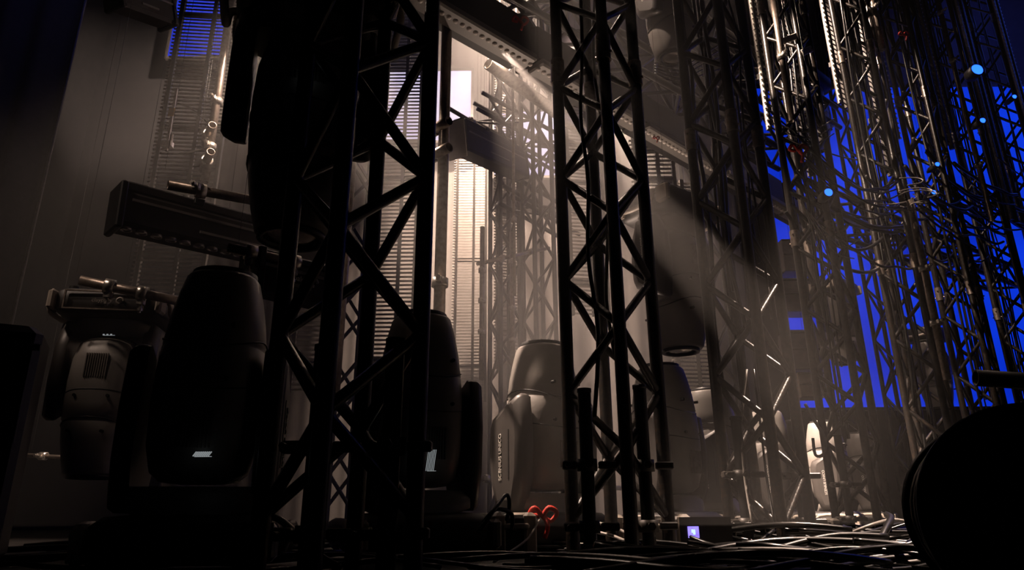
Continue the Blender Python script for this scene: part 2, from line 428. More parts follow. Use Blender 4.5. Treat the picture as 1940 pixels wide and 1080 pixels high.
# ------------------------------------------------------------------ battens with lenses (the long diagonal row)
def batten_proto(L=1.0, nl=22):
    t = thing('lamp_batten', 'x', 'light batten')
    b = MB(); b.box((0, 0, .13), (L - .01, .2, .26), bev=.02); b.build('housing', M['shell_dark'], t)
    MB().box((0, -.075, -.025), (L - .02, .13, .05), bev=.01).build('lens_tray', M['shell'], t)
    lm = MB()
    rings = []
    for a in (0, 25, 50, 75, 89): rings.append([Vector((.015 * math.cos(R(a)) * math.cos(k * PI / 5), .015 * math.cos(R(a)) * math.sin(k * PI / 5), -.014 * math.sin(R(a)))) for k in range(10)])
    lm.loft(rings); me = lm.mesh('lens', M['pixel'])
    for i in range(nl): link('lens', me, t, (-L / 2 + (i + .5) * L / nl, -.09, -.05))
    b = MB()
    for x in (-.3, .3): b.box((x, 0, .2), (.05, .1, .05)); b.tube((x, 0, .22), (x, 0, .34), .012, n=8)
    b.build('hanging_bracket', M['steel'], t)
    return t
A0 = at(835, 36, 3.05); A1 = at(1530, 408, 6.0); A1.z = A0.z
d = A1 - A0; nb = int(d.length / 1.02); az = math.atan2(d.y, d.x)
bp = batten_proto(); first = True
nm = ['above the left tower side', 'left of the middle tower', 'behind the middle tower', 'right of the middle tower', 'behind the third tower', 'at its far right end', 'far']
for i in range(nb + 1):
    o = bp if first else copy_tree(bp); first = False
    o.location = A0 + d.normalized() * (i * 1.02 + .1); o.rotation_euler = (0, 0, az)
    tag(o, 'black lens batten in the long diagonal row, %s' % nm[i], 'light batten', 'lens battens of the long diagonal row')

# ------------------------------------------------------------------ text
def text_mesh(body, size, m, parent, loc, rot, ext=0.0015):
    c = bpy.data.curves.new('lettering', 'FONT'); c.body = body; c.size = size; c.extrude = ext; c.align_x = 'CENTER'; c.align_y = 'CENTER'
    tmp = bpy.data.objects.new('tmp', c); COL.objects.link(tmp)
    dg = bpy.context.evaluated_depsgraph_get(); me = bpy.data.meshes.new_from_object(tmp.evaluated_get(dg))
    bpy.data.objects.remove(tmp); me.materials.clear(); me.materials.append(m)
    return link('lettering', me, parent, loc, rot)

# ------------------------------------------------------------------ moving heads
def sup(rx, ry, z, n=28, e=2.7, dx=0, dy=0):
    o = []
    for i in range(n):
        a = 2 * PI * i / n; c, s_ = math.cos(a), math.sin(a)
        o.append(Vector((dx + rx * math.copysign(abs(c) ** (2 / e), c), dy + ry * math.copysign(abs(s_) ** (2 / e), s_), z)))
    return o
PIV = 0.47
def head_proto(mname='shell', tilt=0.0, letter=True):
    ms = M[mname]
    t = thing('moving_head_light', 'x', 'moving head light')
    # base
    b = MB(); rings = [sup(.22, .18, 0.022, e=7), sup(.235, .19, .035, e=7), sup(.235, .19, .12, e=7), sup(.21, .165, .145, e=6), sup(.16, .14, .15, e=4)]
    b.loft(rings); base = b.build('base', M['shell_dark'], t)
    for sx in (-1, 1):
        b = MB()
        b.path([(sx * .225, -.10, .045), (sx * .262, -.10, .06), (sx * .27, -.09, .115), (sx * .27, .09, .115), (sx * .262, .10, .06), (sx * .225, .10, .045)], .014, n=8, sub=3)
        for sy in (-1, 1): b.box((sx * .236, sy * .155, .078), (.03, .085, .1), bev=.012)
        b.build('handle', M['cream'], base)
    MB().box((.0, -.192, .08), (.34, .008, .075), bev=.002).build('control_panel', M['rubber'], base)
    dsp = MB().box((.10, -.198, .083), (.045, .006, .04)).build('display', M['display'], base)
    for sx in (-1, 1):
        for sy in (-1, 1): MB().tube((sx * .17, sy * .13, 0), (sx * .17, sy * .13, .03), .022, n=12).build('foot', M['rubber'], base)
    # yoke: cross piece and two shield shaped arms
    b = MB(); b.loft([sup(.15, .13, .15, e=4), sup(.19, .12, .165, e=4), sup(.20, .11, .20, e=4), sup(.19, .09, .225, e=4)])
    b.build('yoke_bridge', ms, t)
    prof = [(-.07, .155), (-.112, .27), (-.125, .40), (-.118, .50), (-.10, .54), (.0, .59), (.085, .628), (.108, .615), (.125, .45), (.115, .28), (.075, .155)]
    for sx in (-1, 1):
        rings = []
        for (off, k) in ((.160, .97), (.168, 1.0), (.195, 1.0), (.215, .88), (.226, .62)):
            rings.append([Vector((sx * off, y * k, .40 + (z - .40) * (1 - (1 - k) * .45))) for (y, z) in prof])
        if sx > 0: rings = [list(reversed(r_)) for r_ in rings]
        b = MB(); b.loft(rings); arm = b.build('yoke_arm', M['arm'], t)
        b = MB(); b.box((sx * .2265, 0.035, .38), (.003, .006, .20)); b.build('trim_line', M['shell_dark'], arm)
        if letter:
            text_mesh('SCENIUS UNICO', .026, M['letter'], arm, (sx * .2272, -.02, .37), (R(90), R(-90), R(90 * sx)) if False else (Matrix(((0, 0, sx), (0, -1 * -1, 0), (0, 0, 0))).to_euler() if False else _arm_rot(sx)))
    # head
    hd = link('head_shell', None, t)
    b = MB()
    pr = [(-.235, .07), (-.23, .105), (-.205, .132), (-.13, .15), (-.02, .155), (.08, .153), (.155, .148), (.160, .143), (.166, .147), (.25, .137), (.33, .122), (.385, .108), (.395, .100), (.395, .085)]
    b.loft([sup(r_, r_ * 1.06, z, e=2.5) for z, r_ in pr])
    COL.objects.unlink(hd); bpy.data.objects.remove(hd)
    T = Matrix.Rotation(tilt, 3, 'X')
    hd = b.build('head_shell', ms, t, (0, 0, PIV), T.to_euler())
    MB().ring_tube((0, 0, .385), (0, 0, .412), .098, .082, n=28).build('lens_ring', M['rubber'], hd)
    b = MB(); b.loft([sup(.083, .083, .388, e=2), sup(.075, .075, .398, e=2), sup(.05, .05, .405, e=2), sup(.01, .01, .408, e=2)]); b.build('lens', M['lens'], hd)
    b = MB()
    for sx, sy in ((0.0, -1), (0, 1)):
        for x in (-.07, .07):
            for z in (.21, .05): link('screw', cached('screw', lambda: MB().tube((0, -.01, 0), (0, .01, 0), .007, n=10).mesh('screw', M['rubber'])), hd, (x, sy * .152, z))
    for sy in (-1, 1):
        b = MB()
        for k in range(10): b.box((-.045 + k * .01, sy * .161, -.09), (.004, .012, .11))
        b.build('vent_grille', M['slat'], hd)
    b = MB()
    rr = sup(.1535, .1625, .0, e=2.5)
    for k, z in enumerate((.165, .03)):
        pts = [Vector((p.x, p.y, z + .02 * math.cos(i * 4 * PI / 28) * (1 if k == 0 else .5))) for i, p in enumerate(sup(.1475 + .006 * k, .1565 + .006 * k, z, e=2.5))]
        b.path(pts + [pts[0]], .0028, n=5, sub=1)
    b.build('seam', M['rubber'], hd)
    return t
def _arm_rot(sx):
    # text runs upwards, its face looks outwards
    x = Vector((0, 0, 1)); z = Vector((sx, 0, 0)); y = z.cross(x)
    return Matrix((x, y, z)).transposed().to_euler()

hp = head_proto('shell'); used = [False]
def place_head(label, px, py_mid, Y, yaw=0.0, pos=None, hang=False, group='moving head lights standing on the floor', sc=1.0, top=None, proto=None):
    if proto is None and not used[0]: o = hp; used[0] = True
    else: o = copy_tree(proto or hp)
    if pos is None: p = at(px, py_mid, Y); pos = Vector((p.x, Y, 0.0))
    o.location = pos; o.scale = (sc, sc, sc)
    o.rotation_euler = (Matrix.Rotation(yaw + PI, 3, 'Z') @ (Matrix.Rotation(PI, 3, 'Y') if hang else Matrix.Identity(3))).to_euler()
    tag(o, label, 'moving head light', group)
    return o
f2 = place_head('bulky black moving head standing in the left foreground, left of the big tower', 392, 800, 2.06, yaw=R(12), sc=.98)
f3 = place_head('black moving head standing behind the nearest tower', 792, 800, 2.6, yaw=R(28))
place_head('warmly lit moving head with white lettering, left of the middle tower', 1030, 800, 3.1, yaw=R(38))
place_head('dark moving head mostly hidden behind the middle tower', 1262, 850, 3.6, yaw=R(48))
place_head('lit moving head just left of the third tower, lettering on its arm', 1352, 860, 4.35, yaw=R(66))
place_head('narrow lit moving head behind the third tower', 1462, 880, 5.3, yaw=R(66))
place_head('lit moving head between the third and fourth towers', 1572, 900, 6.0, yaw=R(60))
place_head('lit moving head right of the fourth tower', 1642, 900, 6.9, yaw=R(60))
G2 = 'moving head lights hanging in the rig'
p = at(1276, 112, 4.1)
place_head('moving head hanging at the top edge between the middle and third towers', 0, 0, 0, yaw=R(30), pos=Vector((p.x, 4.1, p.z + .88)), hang=True, group=G2)
p = at(1290, 668, 4.0)
place_head('hanging moving head right of the middle tower with a broad dark yoke', 0, 0, 0, yaw=R(38), pos=Vector((p.x, 4.0, p.z + .88 * 1.12)), hang=True, group=G2, sc=1.12)
p = at(552, 455, 1.98)
f1 = place_head('large black moving head hanging close above at upper left', 0, 0, 0, yaw=R(20), pos=Vector((p.x, 1.98, p.z + .924)), hang=True, group=G2, sc=1.05)
p = at(232, 562, 3.2)
fl = place_head('moving head hanging from the short pipe at far left, emblem on its base', 0, 0, 0, yaw=R(10), pos=Vector((p.x, 3.2, p.z)), hang=True, group=G2, sc=.97)
fr = Matrix.Rotation(R(10), 3, 'Z')
def onto(o, root):
    o.parent = root; o.matrix_parent_inverse = (Matrix.Translation(root.location) @ root.rotation_euler.to_matrix().to_4x4() @ Matrix.Scale(root.scale.x, 4)).inverted()
q = fl.location + fr @ Vector((0, -.19, -.078))
b = MB()
for z in (-.042, .042): b.box((0, -.004, z), (.34, .01, .006))
for x in (-.168, .168): b.box((x, -.004, 0), (.006, .01, .09))
np_ = b.build('name_plate_rim', M['steel'], None, q, (0, 0, R(10))); onto(np_, fl)
text_mesh('claypaky', .026, M['slat'], np_, (-.01, -.004, 0), (R(90), 0, 0))
b = MB(); b.torus((.066, -.004, 0), .014, .005, Matrix.Rotation(R(90), 3, 'X'), n=16, arc=.75); b.build('emblem', M['slat'], np_)
p = at(1548, 285, 6.4)
place_head('brightly lit moving head hanging high behind the fourth tower', 0, 0, 0, yaw=R(40), pos=Vector((p.x, 6.4, p.z + .88)), hang=True, group=G2)
p = at(1600, 690, 7.0)
place_head('lit moving head hanging behind the fourth tower, low against the blue', 0, 0, 0, yaw=R(40), pos=Vector((p.x, 7.0, p.z + .88)), hang=True, group=G2)
p = at(1782, 775, 7.4)
place_head('lit moving head hanging left of the cable drum against the blue', 0, 0, 0, yaw=R(40), pos=Vector((p.x, 7.4, p.z + .88)), hang=True, group=G2)

def glint_vent(root, px, py, Y, n=7, h=.022, w=.045, tilt=0.0):  # glowing slits added to stand for small pale glints
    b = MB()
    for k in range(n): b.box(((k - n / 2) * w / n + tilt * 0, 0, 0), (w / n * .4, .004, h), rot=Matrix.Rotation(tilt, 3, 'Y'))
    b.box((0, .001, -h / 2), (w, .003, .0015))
    onto(b.build('glint_vent', M['vent_glow'], None, at(px, py, Y)), root)
    tag(root.children[-1], 'glowing slits added for the pale glints on the vent')
glint_vent(f2, 385, 860, 1.87, n=9, h=.014, w=.045, tilt=.6)
glint_vent(f3, 818, 872, 2.40, n=6, h=.07, w=.03, tilt=.12)
glint_vent(f1, 581, 142, 1.79, n=5, h=.03, w=.02, tilt=-.1)
glint_vent(fl, 207, 634, 3.0, n=3, h=.006, w=.05)

# ------------------------------------------------------------------ pipes and couplers
def pipe(label, A, B, r=.024, clamps=(), m='steel', name='scaffold_pipe', cl_dir=(0, -1, 0)):
    A, B = Vector(A), Vector(B)
    t = thing(name, label, 'pipe', A)
    d = B - A
    MB().ring_tube((0, 0, 0), d, r, r * .82).build('tube', M[m], t)
    dn = d.normalized()
    for c in clamps:
        b = MB(); p = d * c; q = dn.to_track_quat('Z', 'Y').to_matrix()
        b.ring_tube(p - dn * .02, p + dn * .02, r + .012, r + .001)
        o = q @ Vector((1, 0, 0)); v = Vector(cl_dir)
        b.box(p + v * (r + .02), (.03, .03, .03), bev=.004); b.tube(p + v * r, p + v * (r + .07), .007, n=8); b.tube(p + v * (r + .05), p + v * (r + .062), .013, n=6)
        b.build('clamp', M['bright_steel'], t)
    return t
def vpipe(label, px0, py0, px1, py1, Y, **k):
    p = at(px0, py0, Y); q = at(px1, py1, Y); return pipe(label, (q.x, Y, q.z), (q.x, Y, p.z), **k)
vpipe('silver vertical pipe right of the big left tower', 843, -40, 831, 630, 3.1, clamps=(.12, ), r=.028)
vpipe('silver vertical pipe at upper left beside the slatted panel', 425, -60, 388, 345, 4.0, clamps=(.15, .35), r=.026)
for (px, py, lb) in ((842, 243, 'upper short stub pipe clamped to the silver pipe'), (842, 292, 'lower short stub pipe clamped to the silver pipe')):
    p = at(px, py, 3.1); pipe(lb, p + Vector((-.10, .05, 0)), p + Vector((.03, -.07, 0)), r=.026, clamps=(.3,), cl_dir=(0, 0, 1))
for (px, py, lb) in ((404, 246, 'upper short pipe end beside the yellow-tagged cables'), (401, 296, 'lower short pipe end beside the yellow-tagged cables')):
    p = at(px, py, 3.95); pipe(lb, p + Vector((-.12, .15, -.02)), p + Vector((.02, -.06, 0)), r=.026, clamps=(.5,), cl_dir=(0, 0, 1))
pipe('short horizontal pipe at far left with two clamps', at(152, 531, 2.9), at(345, 572, 3.05), r=.022, clamps=(.28, .6), cl_dir=(0, 0, -1))
pipe('dark pipe with clamp resting over the upper left batten', at(318, 350, 2.7), at(600, 402, 3.1), r=.022, clamps=(.2,), m='steel')
pipe('short pipe with chrome end below the left battens', at(432, 469, 2.35), at(570, 500, 2.5), r=.018, clamps=(.3, .9), cl_dir=(0, 0, -1))
pipe('bright diagonal tube in the haze below the lens battens', at(925, 120, 5.0), at(1120, 262, 6.0), r=.055, m='steel')
vpipe('thin vertical pole in the haze left of the middle tower', 968, 120, 975, 560, 5.8, r=.014, clamps=(.3,))
vpipe('vertical pole with clamps low in the warm haze', 912, 430, 912, 720, 6.0, r=.022, clamps=(.3, .5, .7))
vpipe('second vertical pole with clamps low in the warm haze', 972, 440, 972, 740, 6.3, r=.022, clamps=(.3, .5, .8))
vpipe('vertical steel pole seen through the left tower', 648, 300, 632, 760, 3.6, r=.03)
pipe('horizontal pipe crossing the haze at mid height', at(905, 500, 6.0), at(1040, 470, 7.0), r=.018, clamps=(.3, .7))
pipe('horizontal pipe low in the haze behind the moving heads', at(890, 905, 5.6), at(1180, 925, 6.2), r=.02, clamps=(.1, .5))
pipe('long horizontal pipe high in the haze', at(850, 205, 6.2), at(1060, 330, 7.0), r=.022, clamps=(.2, .6))
pipe('thin bright rail behind the far left floor', at(40, 862, 4.2), at(180, 870, 4.2), r=.012, clamps=(.3,))
# steel poles added beside towers; the bright ones stand for lit chords
vpipe('steel pole added for the brightly lit chord of the fourth tower', 1462, -60, 1500, 230, 4.35, r=.022, clamps=(.4,))
vpipe('steel pole added for a lit chord of the fifth tower', 1655, -60, 1672, 95, 5.2, r=.026, clamps=(.5,))
vpipe('long steel pole added for a lit chord of the seventh tower', 1775, -60, 1880, 420, 5.6, r=.022, clamps=(.2, .6, .8))
vpipe('worn steel pole standing on the fifth tower above the floor cables', 1720, 380, 1795, 720, 4.7, r=.026, clamps=(.3, .6))

# ------------------------------------------------------------------ pipe stubs and half couplers at the tower feet
def foot_pipe(lb, px, Y, ztop, r=.0235):
    p = at(px, 900, Y); t = thing('ballast_post', lb, 'post', (p.x, Y, 0))
    MB().tube((0, 0, 0), (0, 0, ztop), r, n=20).ring_tube((0, 0, ztop - .01), (0, 0, ztop + .004), r + .002, r * .8).build('tube', M['rubber'], t)
    for z in (.10, .30):
        b = MB(); b.ring_tube((0, 0, z - .02), (0, 0, z + .02), r + .012, r); b.box((-.06, 0, z), (.05, .04, .03), bev=.005)
        b.tube((-.07, -.05, z), (-.07, .05, z), .008, n=8); b.tube((.0, -r - .05, z), (0, -r, z), .008, n=8); b.tube((0, -r - .045, z), (0, -r - .03, z), .014, n=6)
        b.box((.07, 0, z), (.06, .03, .026), bev=.004)
        b.build('clamp', M['panel'], t)
    return t
for a in (('black upright post left inside the nearest tower foot', 596, 1.72, .55), ('black upright post right inside the nearest tower foot', 738, 1.72, .565),
          ('black clamped post at the left foot of the middle tower', 1113, 2.45, .56), ('black clamped post at the right foot of the middle tower', 1222, 2.5, .58),
          ('black clamped post at the foot of the third tower', 1405, 3.15, .55), ('second black clamped post at the foot of the third tower', 1512, 3.3, .55),
          ('black clamped post at the foot of the fourth tower', 1598, 4.4, .6)):
    foot_pipe(*a)

# ------------------------------------------------------------------ left battens
def big_batten(label, p0, p1, hgt=.17, dep=.15, logo=False, lenses=True, dx=0):
    p0, p1 = Vector(p0), Vector(p1); d = p1 - p0; L = d.length
    x = d.normalized(); y = Vector((0, 0, 1)).cross(x).normalized(); z = x.cross(y)
    t = thing('pixel_bar', label, 'light batten', p0, Matrix((x, y, z)).transposed().to_euler())
    b = MB(); b.box((L / 2, 0, 0), (L, dep, hgt), bev=.02); b.box((L / 2, -.01, hgt * .62), (L * .96, dep * .7, hgt * .3), bev=.01)
    b.build('housing', M['shell_dark'], t)
    b = MB(); b.box((.012, 0, .01), (.03, dep + .02, hgt + .05), bev=.008); b.build('end_cap', M['rubber'], t)
    b = MB(); b.box((L - .012, 0, .01), (.03, dep + .02, hgt + .05), bev=.008); b.build('end_cap', M['rubber'], t)
    b = MB(); b.box((L * .5, -dep / 2 - .004, hgt * .22), (L * .9, .008, .012)); b.box((L * .5, -dep / 2 - .004, hgt * -.2), (L * .3, .008, .012)); b.build('trim_rail', M['shell'], t)
    if lenses:
        me = cached('barlens', lambda: MB().ring_tube((0, 0, 0), (0, 0, -.012), .024, .019, n=16).loft([sup(.02, .02, -.002, e=2), sup(.014, .014, -.009, e=2), sup(.003, .003, -.011, e=2)]).mesh('lens', M['lens']))
        n = int(L / .062)
        for k in range(n): link('lens', me, t, (.05 + k * .062, -dep / 2 + .028, -hgt / 2))
    if logo:
        text_mesh('claypaky', .03, M['letter'], t, (L * .42, -dep / 2 - .012, 0), (R(90), 0, 0))
        b = MB(); b.torus((L * .42 + .085, -dep / 2 - .01, 0), .015, .006, Matrix.Rotation(R(90), 3, 'X'), n=16, arc=.75); b.build('logo_ring', M['letter'], t)
    b = MB(); b.box((L * .33, -dep / 2 - .008, hgt * .64), (.045, .02, .03), bev=.003)
    for k in range(4): b.tube((L * .33 - .015 + k * .01, -dep / 2 - .022, hgt * .68), (L * .33 - .015 + k * .01, -dep / 2 - .016, hgt * .68), .003, n=6)
    b.build('connector', M['rubber'], t)
    return t
big_batten('long black pixel bar jutting out at left, lenses along its underside', at(214, 398, 2.75), at(600, 492, 3.45))
big_batten('black pixel bar end at top left with blue light along its edge', at(212, -12, 3.4), at(318, 28, 3.75), lenses=False)
big_batten('black bar with a small white emblem behind the left moving head', at(470, 520, 2.45), at(620, 556, 2.7), logo=True, lenses=False, hgt=.13)

# ------------------------------------------------------------------ cases with blue edges, back right
for (x0, y0, x1, y1, lb, mm) in ((1488, 452, 1532, 513, 'grey panel stack with a warm lit front between blue strips', 'case'), (1488, 526, 1560, 590, 'grey case front below the blue strip', 'case'),
                             (1500, 624, 1562, 700, 'grey case front above the pale shelf', 'case'), (1518, 704, 1562, 752, 'pale shelf unit low against the blue', 'cream')):
    p, q = at(x0, y1, 7.9), at(x1, y0, 7.9)
    t = thing('equipment_case', lb, 'case', ((p.x + q.x) / 2, 7.9, p.z)); w_, h_ = q.x - p.x, q.z - p.z
    b = MB(); b.box((0, .15, h_ / 2), (w_, .3, h_), bev=.01); b.build('body', M[mm], t)
    b = MB(); b.box((0, -.004, h_ * .5), (w_ * .96, .01, .015)); b.box((0, -.004, h_ * .93), (w_ * .96, .01, .02)); b.build('trim', M['panel'], t)

for (x0, y0, x1, y1, lb, hh) in ((1474, 82, 1528, 60, 'long bright aluminium plate on the fourth tower near the top edge', .05), (1520, 100, 1538, 92, 'small bright aluminium plate below the long one on the fourth tower', .05)):
    p, q = at(x0, y0, 4.35), at(x1, y1, 4.45); d = q - p; x = d.normalized(); y = Vector((0, 0, 1)).cross(x).normalized(); z = x.cross(y)
    t = thing('aluminium_plate', lb, 'plate', p, Matrix((x, y, z)).transposed().to_euler())
    MB().box((d.length / 2, 0, 0), (d.length, .008, hh), bev=.003).build('plate', M['pixel'], t)
    b = MB(); b.tube((.015, -.01, 0), (.015, .02, 0), .005, n=8); b.tube((d.length - .015, -.01, 0), (d.length - .015, .02, 0), .005, n=8); b.build('bolts', M['panel'], t)
    pl_ = MB().box((d.length / 2, .02, 0), (.02, .03, hh * .8)).build('bracket', M['panel'], t)
p, q = at(866, 262, 5.6), at(985, 318, 6.6)
hb = big_batten('hazy lamp housing with a pale end plate high in the warm glow', p, q, hgt=.26, dep=.2, lenses=False)
MB().box((-.012, 0, -.02), (.012, .2, .36), bev=.004).build('end_plate', M['cream'], hb)
p = at(-65, 900, 2.3); t = thing('equipment_case', 'black case standing in the dark at the far left edge', 'case', (p.x, 2.3, 0), (0, 0, R(28)))
MB().box((0, .1, .39), (.26, .26, .78), bev=.03).build('body', M['rubber'], t)
for z in (.1, .7): MB().box((0, -.035, z), (.262, .012, .02)).build('trim', M['shell_dark'], t)
MB().box((.09, -.04, .42), (.05, .012, .09), bev=.004).build('latch', M['shell_dark'], t)

# ------------------------------------------------------------------ small coloured lamps
def par(label, px, py, Y, m='blue_lamp', r=.045, el=1.0, power=3, col=(0.03, .15, 1)):
    p = at(px, py, Y); t = thing('small_spotlight', label, 'lamp', p)
    b = MB(); b.ring_tube((0, .0, 0), (0, .10, 0), r + .006, r); b.tube((0, .10, 0), (0, .14, 0), r + .004, r * .5, n=16); b.build('can', M['shell_dark'], t)
    b = MB(); rg = [[Vector((rr * math.cos(2 * PI * k / 16) * el, -dy, rr * math.sin(2 * PI * k / 16))) for k in range(16)] for rr, dy in ((r * .98, -.004), (r * .8, .006), (r * .4, .012), (r * .05, .014))]
    b.loft(rg); b.build('lens', M[m], t)
    return t
par('brightest small blue lamp near the upper right corner', 1852, 131, 5.0, r=.05)
par('small blue lamp beside the seventh tower, below the brightest one', 1862, 228, 5.2, r=.024)
par('small blue lamp at left among the right-hand cables', 1570, 364, 4.2, r=.028)
par('small blue lamp high between the fifth and sixth towers', 1776, 311, 4.9, r=.018)
par('small blue lamp just below another between the fifth and sixth towers', 1769, 364, 4.9, r=.018)
par('faint blue lamp at the right edge', 1922, 183, 5.6, r=.02)

# ------------------------------------------------------------------ cable drum, right foreground
c = at(1935, 985, 1.0)
t = thing('cable_drum', 'huge black cable drum in the right foreground, out of the light', 'cable drum', (c.x, c.y, .135), (0, 0, R(66)))
rx = Matrix.Rotation(R(90), 3, 'Y')
def disc(x, r):
    b = MB(); prof = [(x - .006, r * .2), (x - .006, r * .97), (x - .003, r), (x + .003, r), (x + .006, r * .97), (x + .006, r * .2)]
    b.loft([[Vector((xx, rr * math.cos(2 * PI * k / 64), rr * math.sin(2 * PI * k / 64))) for k in range(64)] for xx, rr in prof]); return b
disc(-.13, .135).build('flange', M['rubber'], t); disc(.10, .135).build('flange', M['rubber'], t)
b = MB()
for k in range(12):
    b.torus((-.115 + k * .0185, 0, 0), .112 + .006 * math.sin(k * 2.1), .0095, rx, n=40, m=8)
b.build('wound_cable', M['cable'], t)
MB().tube((-.16, 0, 0), (.14, 0, 0), .03).build('axle', M['rubber'], t)
p = at(1848, 716, 1.3)
pipe('black tube end poking in from the right edge above the cable drum', p, p + Vector((.5, -.1, -.06)), r=.016, m='rubber', name='rubber_tube')

# ------------------------------------------------------------------ red webbing knots
def knot(label, p, s=.06):
    t = thing('red_webbing', label, 'strap', p); b = MB()
    b.path([(0, 0, 0), (.4 * s, -.1 * s, .5 * s), (.9 * s, 0, .2 * s), (.5 * s, .2 * s, -.3 * s), (0, 0, 0), (-.5 * s, -.2 * s, .5 * s), (-.8 * s, 0, .1 * s), (-.2 * s, .1 * s, 0)], .16 * s, n=6)
    b.path([(.1 * s, 0, 0), (.3 * s, -.2 * s, -.6 * s), (.1 * s, -.1 * s, -1.3 * s)], .15 * s, n=6)
    b.build('loop', M['red'], t); return t
knot('red webbing knot by the foot of the middle tower', at(1028, 978, 2.75), .06)
knot('red webbing tied to the truss span at the top edge', at(985, 40, 3.2), .05)
knot('bright red webbing on the fourth tower', at(1512, 285, 4.3), .075)
knot('dim red webbing low behind the left foreground moving head', at(492, 968, 2.2), .035)
knot('small red tie on the lens battens right of the middle tower', at(1243, 262, 4.0), .025)
knot('small red tie low among the floor cables', at(1368, 1020, 3.6), .04)
knot('small red tie high on the fifth tower', at(1712, 66, 5.0), .05)

# yellow tag and hanging box at the upper left
p = at(327, 215, 4.6); t = thing('cable_hanger', 'lit cable hanger with a yellow tag on the left slatted panel', 'hanger', p)
MB().box((0, 0, -.05), (.02, .02, .55), bev=.003).build('rail', M['steel'], t)
MB().box((0, -.02, .0), (.045, .01, .07), bev=.003).build('tag', M['yellow'], t)
b = MB(); b.box((.01, -.02, -.28), (.08, .05, .05), bev=.006); b.tube((.04, -.03, -.2), (.04, -.03, -.3), .012); b.build('bracket', M['bright_steel'], t)

# ------------------------------------------------------------------ floor boxes / base details
def floor_box(label, px, Y, w_, d_, h_, m, disp=False, yaw=0.0):
    p = atz(px, 1000, 0) if False else at(px, 1000, Y); t = thing('power_box', label, 'box', (p.x, Y, 0), (0, 0, yaw))
    MB().box((0, 0, h_ / 2), (w_, d_, h_), bev=.012).build('housing', M[m], t)
    for sx in (-1, 1):
        MB().box((sx * w_ / 2, 0, h_ / 2 + .004), (.05, d_ + .02, h_ + .008), bev=.012).build('corner_guard', M['cream'], t)
    b = MB(); b.path([(-w_ * .3, -d_ / 2, h_ * .7), (-w_ * .28, -d_ / 2 - .03, h_ * .72), (w_ * .28, -d_ / 2 - .03, h_ * .72), (w_ * .3, -d_ / 2, h_ * .7)], .01, n=8); b.build('handle', M['cream'], t)
    if disp:
        s = MB().box((w_ * .42 + .05, -d_ / 2 - .014, h_ * .55), (.042, .006, .042)).build('display', M['display'], t)
        MB().box((w_ * .42 + .052, -d_ / 2 - .018, h_ * .55), (.008, .002, .018)).box((w_ * .42 + .045, -d_ / 2 - .018, h_ * .58), (.006, .002, .012)).build('display_symbol', M['display_mark'], s)
        MB().box((w_ * .42 + .10, -d_ / 2 - .005, h_ * .5), (.2, .012, h_ * .95)).build('display_panel', M['rubber'], t)
    return t
floor_box('cream-cornered power box with a small violet display behind the middle tower', 1225, 2.95, .26, .2, .13, 'shell', True)
floor_box('cream power box left of the middle tower foot', 958, 2.75, .12, .2, .14, 'shell_dark', False, R(20))
floor_box('pale box among the cables at the third tower foot', 1520, 4.2, .3, .2, .10, 'shell', False)

# ------------------------------------------------------------------ cables
def cable(pts, r, label, group, m='cable', name='cable'):
    o = Vector(pts[0]); b = MB(); b.path([Vector(p) - o for p in pts], r, n=6)
    return tag(b.build(name, M[m], None, o), label, 'cable', group)
# floor tangle, right half
for i in range(95):
    Y = 1.75 + 3.2 * random.random() ** 1.3
    x0 = (1250 + random.random() * 550 - 970) / FPX * Y
    L = .5 + random.random() * 1.1; a = R(random.choice((0, 10, 20, -10, 35, 160)) + random.uniform(-15, 15)); z = .008 + .05 * random.random() * min(1, Y / 3)
    pts = []; ph = random.random() * 6; am = .03 + .10 * random.random()
    for k in range(7):
        s = (k / 6 - .5) * L; o_ = am * math.sin(ph + k * 1.1)
        pts.append((x0 + s * math.cos(a) - o_ * math.sin(a), Y + s * math.sin(a) + o_ * math.cos(a), max(.008, z * (1 + .8 * math.sin(k + ph)))))
    pts = [(x, max(y, 1.25), z_) for x, y, z_ in pts]
    g = i % 9 == 0
    cable(pts, random.choice((.006, .008, .009, .012)), 'grey cable snaking through the floor tangle at lower right' if g else 'black cable snaking through the floor tangle at lower right',
          'grey cables on the floor at right' if g else 'black cables on the floor at right', 'grey_cable' if g else 'cable', 'floor_cable')
for i in range(32):
    Y = 1.9 + 2.0 * random.random(); x0 = (random.random() * 1150 - 900) / FPX * Y; L = .5 + random.random() * .9; a = R(random.uniform(-25, 25)); ph = random.random() * 6
    pts = [(x0 + (k / 6 - .5) * L * math.cos(a), Y + (k / 6 - .5) * L * math.sin(a) + .06 * math.sin(ph + k * 1.2), .01 + .015 * (1 + math.sin(k + ph))) for k in range(7)]
    cable(pts, random.choice((.006, .008, .011)), 'black cable lying on the dark floor at lower left', 'black cables on the floor at left', name='floor_cable')
